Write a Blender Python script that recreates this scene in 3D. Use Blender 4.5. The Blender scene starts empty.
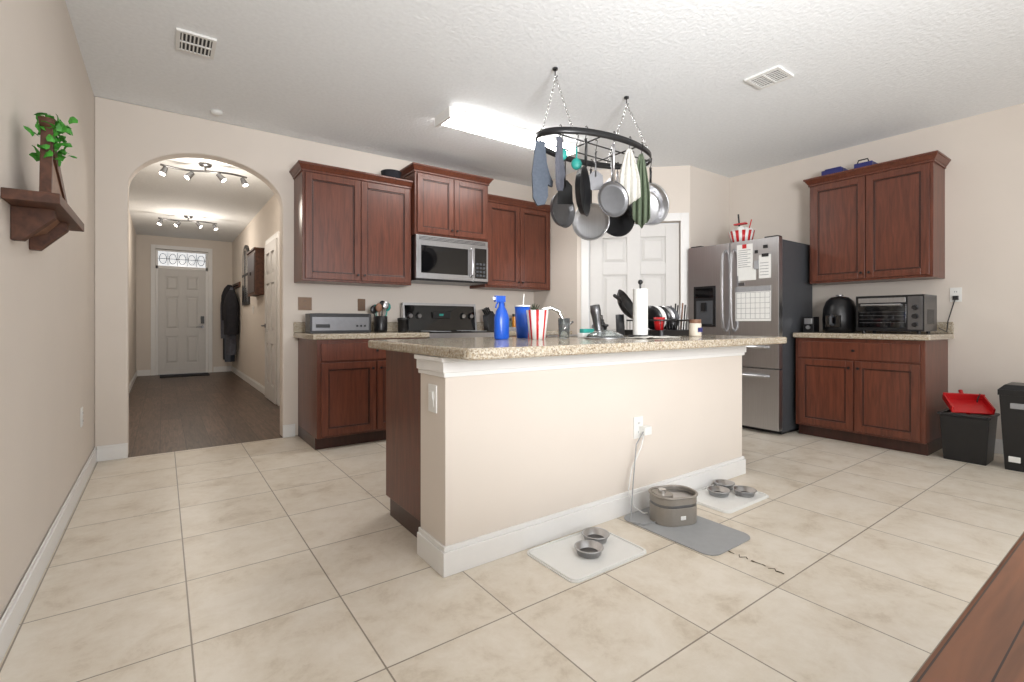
import bpy, bmesh, math, random
from mathutils import Matrix, Vector, noise
random.seed(4)
scene=bpy.context.scene
scene.view_settings.view_transform='Standard'
scene.view_settings.look='None'
H=2.75

# ---------------------------------------------------------------- materials
def C(r,g,b):
    def l(v):
        v/=255.0
        return v/12.92 if v<=0.04045 else ((v+0.055)/1.055)**2.4
    return (l(r),l(g),l(b),1)
def nt_new(name):
    m=bpy.data.materials.new(name); m.use_nodes=True
    nt=m.node_tree
    return m,nt,nt.nodes['Principled BSDF']
def pm(name,col,rough=.5,metal=0,var=.05,scale=25,bump=0,bscale=200,emit=0,stretch=None,trans=0,coat=0,alpha=1):
    m,nt,b=nt_new(name)
    tc=nt.nodes.new('ShaderNodeTexCoord'); mp=nt.nodes.new('ShaderNodeMapping')
    nt.links.new(tc.outputs['Object'],mp.inputs[0])
    if stretch: mp.inputs['Scale'].default_value=stretch
    n=nt.nodes.new('ShaderNodeTexNoise'); n.inputs['Scale'].default_value=scale; n.inputs['Detail'].default_value=4
    nt.links.new(mp.outputs[0],n.inputs['Vector'])
    r=nt.nodes.new('ShaderNodeValToRGB')
    r.color_ramp.elements[0].position=.3; r.color_ramp.elements[1].position=.7
    r.color_ramp.elements[0].color=tuple(max(0,x*(1-var)) for x in col[:3])+(1,)
    r.color_ramp.elements[1].color=tuple(min(1,x*(1+var)) for x in col[:3])+(1,)
    nt.links.new(n.outputs['Fac'],r.inputs[0]); nt.links.new(r.outputs[0],b.inputs['Base Color'])
    b.inputs['Roughness'].default_value=rough; b.inputs['Metallic'].default_value=metal
    b.inputs['Transmission Weight'].default_value=trans; b.inputs['Coat Weight'].default_value=coat
    b.inputs['Alpha'].default_value=alpha
    if emit:
        b.inputs['Emission Color'].default_value=col; b.inputs['Emission Strength'].default_value=emit
    if bump:
        n2=nt.nodes.new('ShaderNodeTexNoise'); n2.inputs['Scale'].default_value=bscale; n2.inputs['Detail'].default_value=3
        nt.links.new(mp.outputs[0],n2.inputs['Vector'])
        bp=nt.nodes.new('ShaderNodeBump'); bp.inputs['Strength'].default_value=bump; bp.inputs['Distance'].default_value=.004
        nt.links.new(n2.outputs['Fac'],bp.inputs['Height']); nt.links.new(bp.outputs[0],b.inputs['Normal'])
    return m
def tile_mat():
    m,nt,b=nt_new('floor_tile')
    g=nt.nodes.new('ShaderNodeNewGeometry'); mp=nt.nodes.new('ShaderNodeMapping')
    mp.inputs['Location'].default_value=(-.076+.474*10,-.939+.474*10,0)
    nt.links.new(g.outputs['Position'],mp.inputs[0])
    br=nt.nodes.new('ShaderNodeTexBrick'); br.offset=0; br.squash=1
    br.inputs['Scale'].default_value=1; br.inputs['Brick Width'].default_value=.474; br.inputs['Row Height'].default_value=.474
    br.inputs['Mortar Size'].default_value=.0028; br.inputs['Mortar Smooth'].default_value=.1; br.inputs['Bias'].default_value=0
    br.inputs['Color1'].default_value=(0,0,0,1); br.inputs['Color2'].default_value=(1,1,1,1)
    nt.links.new(mp.outputs[0],br.inputs['Vector'])
    n=nt.nodes.new('ShaderNodeTexNoise'); n.inputs['Scale'].default_value=5; n.inputs['Detail'].default_value=12; n.inputs['Roughness'].default_value=.74; n.inputs['Distortion'].default_value=.25
    ad=nt.nodes.new('ShaderNodeVectorMath'); ad.operation='MULTIPLY_ADD'
    ad.inputs[1].default_value=(7,7,7)
    nt.links.new(br.outputs['Color'],ad.inputs[0]); nt.links.new(mp.outputs[0],ad.inputs[2]); nt.links.new(ad.outputs[0],n.inputs['Vector'])
    r=nt.nodes.new('ShaderNodeValToRGB'); e=r.color_ramp.elements
    e[0].position=.32; e[0].color=C(198,185,166); e[1].position=.62; e[1].color=C(226,218,205)
    k=r.color_ramp.elements.new(.46); k.color=C(217,207,191)
    nt.links.new(n.outputs['Fac'],r.inputs[0])
    mx=nt.nodes.new('ShaderNodeMix'); mx.data_type='RGBA'; mx.inputs['B'].default_value=C(146,136,122)
    nt.links.new(br.outputs['Fac'],mx.inputs['Factor']); nt.links.new(r.outputs[0],mx.inputs['A'])
    nt.links.new(mx.outputs['Result'],b.inputs['Base Color'])
    b.inputs['Roughness'].default_value=.34; b.inputs['Specular IOR Level'].default_value=.4
    bp=nt.nodes.new('ShaderNodeBump'); bp.invert=True; bp.inputs['Strength'].default_value=.5; bp.inputs['Distance'].default_value=.002
    nt.links.new(br.outputs['Fac'],bp.inputs['Height']); nt.links.new(bp.outputs[0],b.inputs['Normal'])
    return m
def plank_mat(name,cols,bw,rh,swap,mortar=.0015,rough=.4,lo=.45,hi=1.25):
    m,nt,b=nt_new(name)
    g=nt.nodes.new('ShaderNodeNewGeometry'); sp=nt.nodes.new('ShaderNodeSeparateXYZ'); cb=nt.nodes.new('ShaderNodeCombineXYZ')
    nt.links.new(g.outputs['Position'],sp.inputs[0])
    nt.links.new(sp.outputs['Y' if swap else 'X'],cb.inputs['X']); nt.links.new(sp.outputs['X' if swap else 'Y'],cb.inputs['Y'])
    br=nt.nodes.new('ShaderNodeTexBrick'); br.inputs['Scale'].default_value=1; br.inputs['Brick Width'].default_value=bw; br.inputs['Row Height'].default_value=rh
    br.inputs['Mortar Size'].default_value=mortar; br.offset=.37
    br.inputs['Color1'].default_value=cols[0]; br.inputs['Color2'].default_value=cols[1]; br.inputs['Mortar'].default_value=cols[2]
    ad=nt.nodes.new('ShaderNodeVectorMath'); ad.operation='ADD'; ad.inputs[1].default_value=(20,20,0)
    nt.links.new(cb.outputs[0],ad.inputs[0]); nt.links.new(ad.outputs[0],br.inputs['Vector'])
    mp=nt.nodes.new('ShaderNodeMapping'); mp.inputs['Scale'].default_value=(2.5,28,1); nt.links.new(cb.outputs[0],mp.inputs[0])
    n=nt.nodes.new('ShaderNodeTexNoise'); n.inputs['Scale'].default_value=1.5; n.inputs['Detail'].default_value=8; n.inputs['Distortion'].default_value=1.2
    nt.links.new(mp.outputs[0],n.inputs['Vector'])
    r=nt.nodes.new('ShaderNodeValToRGB'); r.color_ramp.elements[0].color=(lo,lo,lo,1); r.color_ramp.elements[1].color=(hi,hi,hi,1)
    r.color_ramp.elements[0].position=.3; r.color_ramp.elements[1].position=.7
    nt.links.new(n.outputs['Fac'],r.inputs[0])
    mx=nt.nodes.new('ShaderNodeMix'); mx.data_type='RGBA'; mx.blend_type='MULTIPLY'; mx.inputs['Factor'].default_value=1
    nt.links.new(br.outputs['Color'],mx.inputs['A']); nt.links.new(r.outputs[0],mx.inputs['B'])
    nt.links.new(mx.outputs['Result'],b.inputs['Base Color']); b.inputs['Roughness'].default_value=rough
    return m
def granite_mat():
    m,nt,b=nt_new('granite')
    tc=nt.nodes.new('ShaderNodeNewGeometry')
    def vor(sc,stops):
        v=nt.nodes.new('ShaderNodeTexVoronoi'); v.inputs['Scale'].default_value=sc
        nt.links.new(tc.outputs['Position'],v.inputs['Vector'])
        sp=nt.nodes.new('ShaderNodeSeparateColor'); nt.links.new(v.outputs['Color'],sp.inputs[0])
        r=nt.nodes.new('ShaderNodeValToRGB'); r.color_ramp.interpolation='CONSTANT'
        r.color_ramp.elements[0].position=0; r.color_ramp.elements[0].color=stops[0][1]
        r.color_ramp.elements[1].position=stops[1][0]; r.color_ramp.elements[1].color=stops[1][1]
        for p,c in stops[2:]:
            k=r.color_ramp.elements.new(p); k.color=c
        nt.links.new(sp.outputs[0],r.inputs[0]); return r
    a=vor(300,[(0,C(92,82,70)),(.12,C(146,132,112)),(.3,C(170,158,138)),(.62,C(192,182,164)),(.85,C(210,204,190))])
    c=vor(150,[(0,C(116,98,78)),(.2,C(166,150,126)),(.6,C(198,190,174))])
    n=nt.nodes.new('ShaderNodeTexNoise'); n.inputs['Scale'].default_value=14; n.inputs['Detail'].default_value=4
    nt.links.new(tc.outputs['Position'],n.inputs['Vector'])
    mx=nt.nodes.new('ShaderNodeMix'); mx.data_type='RGBA'
    nt.links.new(n.outputs['Fac'],mx.inputs['Factor']); nt.links.new(a.outputs[0],mx.inputs['A']); nt.links.new(c.outputs[0],mx.inputs['B'])
    nt.links.new(mx.outputs['Result'],b.inputs['Base Color']); b.inputs['Roughness'].default_value=.15
    return m
def wood_mat(name,dark,light,stretch=(14,14,1.3),rough=.32,scale=3):
    m,nt,b=nt_new(name)
    tc=nt.nodes.new('ShaderNodeTexCoord'); mp=nt.nodes.new('ShaderNodeMapping'); mp.inputs['Scale'].default_value=stretch
    nt.links.new(tc.outputs['Object'],mp.inputs[0])
    n=nt.nodes.new('ShaderNodeTexNoise'); n.inputs['Scale'].default_value=scale; n.inputs['Detail'].default_value=8; n.inputs['Distortion'].default_value=.7
    nt.links.new(mp.outputs[0],n.inputs['Vector'])
    r=nt.nodes.new('ShaderNodeValToRGB'); r.color_ramp.elements[0].color=dark; r.color_ramp.elements[1].color=light
    r.color_ramp.elements[0].position=.25; r.color_ramp.elements[1].position=.75
    nt.links.new(n.outputs['Fac'],r.inputs[0]); nt.links.new(r.outputs[0],b.inputs['Base Color']); b.inputs['Roughness'].default_value=rough
    return m

WALL=pm('wall_paint',C(220,211,201),.75,var=.012,scale=3,bump=.08,bscale=160)
CEIL=pm('ceiling_knockdown',C(238,241,243),.85,var=.03,scale=40,bump=.9,bscale=38)
TRIM=pm('trim_white',C(232,231,229),.4,var=.01)
DOORW=pm('door_white',C(212,210,207),.5,var=.01)
TILE=tile_mat()
HALLF=plank_mat('hall_laminate',(C(108,86,72),C(86,69,58),C(40,32,28)),1.2,.18,True,.002)
TABLE=plank_mat('table_wood',(C(122,76,48),C(96,59,37),C(44,26,16)),3.0,.035,False,.0008,.4,.6,1.2)
GRAN=granite_mat()
CHERRY=wood_mat('cherry_wood',C(78,41,29),C(113,62,44))
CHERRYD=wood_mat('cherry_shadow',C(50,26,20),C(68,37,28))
RUST=wood_mat('rustic_wood',C(62,38,28),C(104,66,48),stretch=(10,2,10),rough=.6)
RUSTL=wood_mat('rustic_wood_light',C(112,78,58),C(140,104,82),stretch=(10,2,10),rough=.6)
STEEL=pm('stainless',C(190,190,192),.3,1,var=.05,scale=3,stretch=(60,60,1))
STEELD=pm('stainless_dark',C(120,120,122),.35,1,var=.05)
CHROME=pm('chrome',C(215,215,215),.12,1,var=.02)
BLACK=pm('black_plastic',C(22,22,24),.35,var=.1)
BLKGL=pm('black_glass',C(10,10,12),.06,var=.1,coat=.5)
DGREY=pm('dark_grey',C(70,72,76),.5,var=.05)
GREY=pm('grey_rubber',C(158,160,162),.7,var=.03,bump=.1)
WHITE=pm('white_plastic',C(232,232,229),.35,var=.01)
PAPER=pm('paper_white',C(232,232,228),.8,var=.02)
PRINT=pm('paper_print',C(150,150,152),.8,var=.1)
RED=pm('red_plastic',C(190,28,32),.35,var=.05)
BLUE=pm('blue_plastic',C(24,84,190),.3,var=.05)
NAVY=pm('navy_plastic',C(40,44,110),.35,var=.05)
TEAL=pm('teal_silicone',C(40,150,140),.5,var=.05)
GREEN=pm('leaf_green',C(66,146,48),.5,var=.35,scale=40)
OLIVE=pm('olive_cloth',C(92,104,84),.9,var=.15,scale=60,bump=.3)
SLATE=pm('slate_cloth',C(86,94,106),.9,var=.12,scale=60,bump=.3)
LINEN=pm('linen_cloth',C(205,203,196),.9,var=.08,scale=60,bump=.3)
COATB=pm('coat_black',C(34,34,40),.9,var=.2,scale=20,bump=.3)
COATG=pm('coat_grey',C(92,94,104),.9,var=.2,scale=20,bump=.3)
CREAM=pm('cream_plate',C(214,204,188),.45,var=.02)
BRASSB=pm('bronze_plate',C(110,86,66),.4,.3,var=.05)
AMBER=pm('amber_liquid',C(200,130,40),.2,var=.05)
GLOW=pm('lamp_glow',(1,.93,.82,1),.5,emit=14,var=0)
TUBE=pm('fluorescent_diffuser',(1,.985,.96,1),.5,emit=22,var=0)
DAY=pm('transom_glass',(.9,.95,1,1),.2,emit=.5,var=.1)
DARKSLOT=pm('vent_dark',C(60,60,60),.8,var=.05)
STONE=pm('fountain_taupe',C(150,144,136),.4,.3,var=.04)
GLASSM=pm('glass',(.9,.95,.95,1),.05,trans=.95,var=0)
CHIP=pm('chipped_tile',C(84,70,54),.9,var=.5,scale=80)

# ---------------------------------------------------------------- builder
class B:
    def __init__(s,name,M=None):
        s.name=name; s.M=M or Matrix(); s.v=[]; s.f=[]; s.fm=[]; s.sm=[]; s.mats=[]
    def mi(s,m):
        if m not in s.mats: s.mats.append(m)
        return s.mats.index(m)
    def add(s,vs,fs,m,smooth=False,T=None):
        o=len(s.v)
        for p in vs:
            p=Vector(p)
            if T is not None: p=T@p
            s.v.append(p)
        ml=isinstance(m,list)
        for i,f in enumerate(fs):
            s.f.append([o+k for k in f]); s.fm.append(s.mi(m[i%len(m)] if ml else m)); s.sm.append(smooth)
    def box(s,x0,y0,z0,x1,y1,z1,m,T=None):
        vs=[(x0,y0,z0),(x1,y0,z0),(x1,y1,z0),(x0,y1,z0),(x0,y0,z1),(x1,y0,z1),(x1,y1,z1),(x0,y1,z1)]
        s.add(vs,[(0,3,2,1),(4,5,6,7),(0,1,5,4),(1,2,6,5),(2,3,7,6),(3,0,4,7)],m,T=T)
    def frus(s,a,b,m,T=None):
        vs=[(a[0],a[1],a[4]),(a[2],a[1],a[4]),(a[2],a[3],a[4]),(a[0],a[3],a[4]),(b[0],b[1],b[4]),(b[2],b[1],b[4]),(b[2],b[3],b[4]),(b[0],b[3],b[4])]
        s.add(vs,[(0,3,2,1),(4,5,6,7),(0,1,5,4),(1,2,6,5),(2,3,7,6),(3,0,4,7)],m,T=T)
    def raised(s,x0,z0,x1,z1,yb,yf,ch,m):
        vs=[(x0,yb,z0),(x1,yb,z0),(x1,yb,z1),(x0,yb,z1),(x0+ch,yf,z0+ch),(x1-ch,yf,z0+ch),(x1-ch,yf,z1-ch),(x0+ch,yf,z1-ch)]
        s.add(vs,[(0,1,2,3),(4,5,6,7),(0,1,5,4),(1,2,6,5),(2,3,7,6),(3,0,4,7)],m)
    def cyl(s,p0,p1,r,m,r2=None,seg=20,T=None,caps=True):
        p0=Vector(p0);p1=Vector(p1);r2=r if r2 is None else r2
        q=(p1-p0).to_track_quat('Z','Y'); 
        vs=[];fs=[]
        for i in range(seg):
            a=2*math.pi*i/seg; d=q@Vector((math.cos(a),math.sin(a),0))
            vs+= [p0+d*r,p1+d*r2]
        for i in range(seg):
            j=(i+1)%seg; fs.append((2*i,2*j,2*j+1,2*i+1))
        s.add(vs,fs,m,True,T)
        if caps:
            s.add([vs[2*i] for i in range(seg)],[tuple(reversed(range(seg)))],m,False,T)
            s.add([vs[2*i+1] for i in range(seg)],[tuple(range(seg))],m,False,T)
    def tube(s,pts,r,m,seg=8,closed=False,T=None):
        pts=[Vector(p) for p in pts]; n=len(pts); vs=[];fs=[]
        up=None
        for i,p in enumerate(pts):
            if closed: t=pts[(i+1)%n]-pts[i-1]
            else: t=pts[min(i+1,n-1)]-pts[max(i-1,0)]
            t.normalize()
            if up is None:
                up=Vector((0,0,1)) if abs(t.z)<.9 else Vector((1,0,0))
            a=(up-t*up.dot(t)); 
            if a.length<1e-4: a=t.orthogonal()
            a.normalize(); up=a; b=t.cross(a)
            for k in range(seg):
                an=2*math.pi*k/seg; vs.append(p+(a*math.cos(an)+b*math.sin(an))*r)
        m2=n if closed else n-1
        for i in range(m2):
            j=(i+1)%n
            for k in range(seg):
                l=(k+1)%seg; fs.append((i*seg+k,j*seg+k,j*seg+l,i*seg+l))
        if not closed:
            fs.append(tuple(range(seg))); fs.append(tuple(reversed(range((n-1)*seg,n*seg))))
        s.add(vs,fs,m,True,T)
    def lathe(s,prof,m,T=None,seg=28,squash=(1,1)):
        vs=[];fs=[];n=len(prof)
        for i in range(seg):
            a=2*math.pi*i/seg
            for r,z in prof: vs.append((r*math.cos(a)*squash[0],r*math.sin(a)*squash[1],z))
        for i in range(seg):
            j=(i+1)%seg
            for k in range(n-1): fs.append((i*n+k,j*n+k,j*n+k+1,i*n+k+1))
        mm=m
        if isinstance(m,list): mm=[m[(q//(n-1))%len(m)] for q in range(len(fs))]
        s.add(vs,fs,mm,True,T)
    def prism(s,poly,y0,y1,m,T=None):
        n=len(poly); vs=[(x,y0,z) for x,z in poly]+[(x,y1,z) for x,z in poly]
        fs=[tuple(range(n)),tuple(reversed(range(n,2*n)))]
        for i in range(n):
            j=(i+1)%n; fs.append((i,i+n,j+n,j))
        s.add(vs,fs,m,False,T)
    def sph(s,c,r,m,sc=(1,1,1),T=None,seg=16,rings=10):
        vs=[];fs=[]
        for i in range(rings+1):
            ph=math.pi*i/rings
            for k in range(seg):
                a=2*math.pi*k/seg
                vs.append((c[0]+r*sc[0]*math.sin(ph)*math.cos(a),c[1]+r*sc[1]*math.sin(ph)*math.sin(a),c[2]+r*sc[2]*math.cos(ph)))
        for i in range(rings):
            for k in range(seg):
                l=(k+1)%seg; fs.append((i*seg+k,(i+1)*seg+k,(i+1)*seg+l,i*seg+l))
        s.add(vs,fs,m,True,T)
    def done(s,bevel=0,seg=2,sub=0,solid=0,keep=False):
        if keep: V=s.v; o=Vector((0,0,0))
        else:
            V=[s.M@p for p in s.v]
            lo=Vector([min(p[i] for p in V) for i in range(3)]); hi=Vector([max(p[i] for p in V) for i in range(3)])
            o=Vector(((lo.x+hi.x)/2,(lo.y+hi.y)/2,lo.z))
        me=bpy.data.meshes.new(s.name); me.from_pydata([p-o for p in V],[],s.f)
        for m in s.mats: me.materials.append(m)
        for p,mi,sm in zip(me.polygons,s.fm,s.sm): p.material_index=mi; p.use_smooth=sm
        bm=bmesh.new(); bm.from_mesh(me)
        bmesh.ops.remove_doubles(bm,verts=bm.verts,dist=1e-6) if sub else None
        bmesh.ops.recalc_face_normals(bm,faces=bm.faces); bm.to_mesh(me); bm.free()
        ob=bpy.data.objects.new(s.name,me); scene.collection.objects.link(ob)
        if keep: ob.matrix_world=s.M
        else: ob.location=o
        if solid:
            q=ob.modifiers.new('solid','SOLIDIFY'); q.thickness=solid
        if bevel:
            q=ob.modifiers.new('bevel','BEVEL'); q.width=bevel; q.segments=seg; q.limit_method='ANGLE'; q.angle_limit=math.radians(40); q.use_clamp_overlap=True
        if sub:
            q=ob.modifiers.new('sub','SUBSURF'); q.levels=sub; q.render_levels=sub
        return ob
def TR(x,y,z,rz=0,rx=0,ry=0):
    return Matrix.Translation((x,y,z))@Matrix.Rotation(math.radians(rz),4,'Z')@Matrix.Rotation(math.radians(ry),4,'Y')@Matrix.Rotation(math.radians(rx),4,'X')

# ---------------------------------------------------------------- room shell
YB=-3.0; XL=-.42; XR=5.42; YW=4.78; T=.14
b=B('floor'); b.box(XL-.15,YB,-.1,XR+.15,YW,0,TILE); b.done()
b=B('floor_hall'); b.box(XL-.15,YW,-.1,1.35,12.0,0,HALLF); b.done()
b=B('ceiling'); b.box(XL-.15,YB,H,XR+.15,12.0,H+.1,CEIL); b.done()
b=B('wall_left'); b.box(XL-.15,YB,0,XL,12.0,H,WALL); b.done()
b=B('wall_right'); b.box(XR,YB,0,XR+.15,3.3,H,WALL); b.done()
ax0,ax1=-.22,.88; cxa=(ax0+ax1)/2; hw=(ax1-ax0)/2
poly=[(XL,0),(ax0,0)]
for i in range(33):
    a=math.pi-math.pi*i/32
    poly.append((cxa+hw*math.cos(a),2.09+.36*math.sin(a)))
poly+=[(ax1,0),(3.9,0),(3.9,H),(XL,H)]
b=B('wall_back'); b.prism(poly,YW,YW+T,WALL); b.done(.012,3)
b=B('wall_pantry_side'); b.box(3.78,3.99,0,3.9,YW,H,WALL); b.done()
b=B('wall_pantry_return'); b.box(4.64,3.13,0,XR,3.27,H,WALL); b.done()
DM=TR(3.78,3.99,0,rz=-45); DL=math.hypot(.86,.86)
b=B('wall_pantry_diagonal',DM)
b.box(0,0,0,.13,.1,H,WALL); b.box(DL-.10,0,0,DL,.1,H,WALL); b.box(.13,0,2.15,DL-.10,.1,H,WALL); b.done(keep=True)
b=B('wall_hall_right'); b.box(1.2,YW+T,0,1.35,12.0,H,WALL); b.done()
b=B('wall_hall_end'); b.box(XL,11.85,0,-.12,12.0,H,WALL); b.done()
b=B('wall_hall_end'); b.box(.76,11.85,0,1.2,12.0,H,WALL); b.done()
b=B('wall_hall_end'); b.box(-.12,11.85,2.50,.76,12.0,H,WALL); b.done()

def base(name,segs,h=.115,t=.016):
    b=B(name)
    for x0,y0,x1,y1 in segs:
        b.box(x0,y0,0,x1,y1,h-.02,TRIM)
        dx=.005
        b.box(x0+(dx if x1-x0<.05 else 0),y0,h-.02,x1-(dx if x1-x0<.05 else 0),y1,h,TRIM)
    b.done(.003)
base('baseboard_left',[(XL,YB,XL+.016,YW)])
base('baseboard_back',[(XL+.016,YW-.016,ax0,YW),(ax1,YW-.016,.985,YW)])
base('baseboard_right',[(XR-.016,YB,XR,1.15)])
base('baseboard_hall_left',[(XL,YW+T,XL+.016,11.85)])
base('baseboard_hall_right',[(1.184,YW+T,1.2,6.6),(1.184,7.62,1.2,11.85)])
base('baseboard_hall_end',[(XL+.016,11.834,-.2,11.85),(.85,11.834,1.184,11.85)])

# ---------------------------------------------------------------- doors
def six_panel(b,x0,w,z0,h,y,t=.035):
    b.box(x0,y,z0,x0+w,y+t,z0+h,DOORW)
    st=.12*w/.8; rows=[(.10,.36),(.43,.74),(.80,.935)]
    yf=y-.022
    xs=[(x0,x0+st),(x0+w/2-st/2,x0+w/2+st/2),(x0+w-st,x0+w)]
    for a,c in xs: b.box(a,yf,z0,c,y,z0+h,DOORW)
    zz=[0]+[q for r in rows for q in r]+[1]
    for k in range(0,len(zz),2):
        b.box(x0+st,yf,z0+zz[k]*h,x0+w/2-st/2,y,z0+zz[k+1]*h,DOORW); b.box(x0+w/2+st/2,yf,z0+zz[k]*h,x0+w-st,y,z0+zz[k+1]*h,DOORW)
    for r0,r1 in rows:
        for a,c in ((x0+st,x0+w/2-st/2),(x0+w/2+st/2,x0+w-st)):
            b.raised(a+.018,z0+r0*h+.018,c-.018,z0+r1*h-.018,y-.0005,y-.014,.03,DOORW)
def casing(b,x0,x1,z,y,w=.075,t=.02):
    b.box(x0-w,y-t,0,x0,y,z+w,TRIM); b.box(x1,y-t,0,x1+w,y,z+w,TRIM); b.box(x0,y-t,z,x1,y,z+w,TRIM)
def lever(b,x,z,y,d=1):
    b.cyl((x,y,z),(x,y-.012,z),.028,STEELD); b.cyl((x,y-.012,z),(x,y-.05,z),.01,STEELD,seg=10)
    b.tube([(x,y-.05,z),(x+.03*d,y-.052,z+.002),(x+.11*d,y-.05,z-.004)],.009,STEELD)
b=B('door_pantry',DM)
six_panel(b,.137,DL-.244,.01,2.12,.055); casing(b,.13,DL-.10,2.15,-.0005,w=.085); lever(b,.19,1.0,.033)
b.done(.003,keep=True)
b=B('door_front')
six_panel(b,-.08,.80,.01,2.10,11.89)
b.box(-.119,11.86,2.11,.759,11.95,2.17,TRIM); b.box(-.119,11.86,0,-.08,11.95,2.49,TRIM); b.box(.72,11.86,0,.759,11.95,2.49,TRIM); b.box(-.08,11.86,2.46,.72,11.95,2.49,TRIM)
b.box(-.08,11.90,2.17,.72,11.91,2.46,DAY)
for k in range(5):
    x=.0+k*.16
    b.tube([(x+.06*math.cos(a),11.885,2.315+.1*math.sin(a)) for a in [i*math.pi/8 for i in range(16)]],.006,DGREY,seg=5,closed=True)
    b.tube([(x+.08,11.885,2.18),(x+.08,11.885,2.45)],.005,DGREY,seg=5)
b.tube([(-.08,11.885,2.315),(.72,11.885,2.315)],.006,DGREY,seg=5)
b.box(.63,11.83,1.02,.69,11.87,1.17,BLACK); lever(b,.66,.95,11.868,-1)
b.done(.003)
b=B('trim_front_door'); casing(b,-.12,.76,2.50,11.8495); b.done(.003)
HM=TR(1.2,7.55,0,rz=-90)
b=B('door_hall',HM); six_panel(b,.07,.8,.01,2.10,-.03,t=.029); casing(b,.07,.87,2.12,-.001,w=.07,t=.03); lever(b,.13,1.0,-.05); b.done(.004)

# ---------------------------------------------------------------- cabinets
def cdoor(b,x0,z0,x1,z1,y,m=CHERRY,fr=.055):
    t=.02
    b.box(x0,y-t*.35,z0,x1,y,z1,m)
    b.box(x0,y-t,z0,x0+fr,y-t*.35,z1,m); b.box(x1-fr,y-t,z0,x1,y-t*.35,z1,m)
    b.box(x0+fr,y-t,z0,x1-fr,y-t*.35,z0+fr,m); b.box(x0+fr,y-t,z1-fr,x1-fr,y-t*.35,z1,m)
    q=.012
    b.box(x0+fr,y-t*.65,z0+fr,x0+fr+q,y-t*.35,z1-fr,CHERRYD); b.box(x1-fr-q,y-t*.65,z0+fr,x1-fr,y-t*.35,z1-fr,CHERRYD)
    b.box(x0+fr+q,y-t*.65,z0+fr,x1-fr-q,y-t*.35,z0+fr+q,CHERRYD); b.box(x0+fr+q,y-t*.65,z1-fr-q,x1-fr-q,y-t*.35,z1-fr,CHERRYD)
def upper(name,M,w,d,z0,z1,crown=.06,left=True,right=True):
    b=B(name,M)
    b.box(0,0,z0,w,d,z1,CHERRY)
    cdoor(b,.022,z0+.02,w/2-.004,z1-.02,0); cdoor(b,w/2+.004,z0+.02,w-.022,z1-.02,0)
    l=1 if left else 0; r=1 if right else 0
    b.box(-.010*l,-.012,z1-.012,w+.010*r,d,z1+.006,CHERRY)
    b.frus((-.012*l,-.014,w+.012*r,d,z1+.006),(-.035*l,-.042,w+.035*r,d,z1+crown-.016),CHERRY)
    b.box(-.04*l,-.048,z1+crown-.016,w+.04*r,d,z1+crown,CHERRY)
    for sx in (-1,1):
        b.cyl((w/2+sx*.03,-.02,z0+.07),(w/2+sx*.03,-.034,z0+.07),.006,BLACK,seg=8); b.cyl((w/2+sx*.03,-.034,z0+.07),(w/2+sx*.03,-.042,z0+.07),.011,BLACK,seg=12)
    b.done(.003)
def basecab(name,M,w,d,ztop=.905,left=True,right=True,knob=True):
    b=B(name,M)
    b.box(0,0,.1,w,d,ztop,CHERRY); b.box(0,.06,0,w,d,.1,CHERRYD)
    b.box(.03,-.02,ztop-.175,w-.03,0,ztop-.03,CHERRY)
    cdoor(b,.03,.12,w/2-.005,ztop-.19,0); cdoor(b,w/2+.005,.12,w-.03,ztop-.19,0)
    for sx in (-1,1):
        b.cyl((w/2+sx*.035,-.02,ztop-.25),(w/2+sx*.035,-.034,ztop-.25),.006,BLACK,seg=8); b.cyl((w/2+sx*.035,-.034,ztop-.25),(w/2+sx*.035,-.042,ztop-.25),.011,BLACK,seg=12)
    b.cyl((w/2,-.02,ztop-.1),(w/2,-.034,ztop-.1),.006,BLACK,seg=8); b.cyl((w/2,-.034,ztop-.1),(w/2,-.042,ztop-.1),.011,BLACK,seg=12)
    b.done(.003)
G=.003
upper('upper_cabinet',TR(.975,4.45,0),1.01,YW-4.45-G,1.41,2.37,right=False)
upper('upper_cabinet',TR(1.99,4.38,0),.85,YW-4.38-G,1.91,2.53)
upper('upper_cabinet',TR(2.845,4.45,0),.93,YW-4.45-G,1.43,2.38,left=False,right=False)
upper('upper_cabinet',TR(5.09,2.12,0,rz=-90),.93,.327,1.42,2.37)
basecab('base_cabinet',TR(1.01,4.10,0),.98,YW-4.10-G)
basecab('base_cabinet',TR(2.88,4.10,0),.895,YW-4.10-G)
basecab('base_cabinet',TR(4.80,2.12,0,rz=-90),.95,.617)
def counter(name,x0,y0,x1,y1,z0=.907,z1=.952):
    b=B(name); b.box(x0,y0,z0,x1,y1,z1,GRAN); return b
b=counter('granite_countertop',.97,4.06,1.995,YW-G); b.box(.97,YW-.025,.952,1.995,YW-G,1.05,GRAN); b.done(.01,3)
b=counter('granite_countertop',2.875,4.06,3.775,YW-G); b.box(2.875,YW-.025,.952,3.775,YW-G,1.05,GRAN); b.done(.01,3)
b=counter('granite_countertop',4.755,1.13,XR-G,2.13); b.box(XR-.025,1.13,.952,XR-G,2.13,1.05,GRAN); b.done(.01,3)

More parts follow.
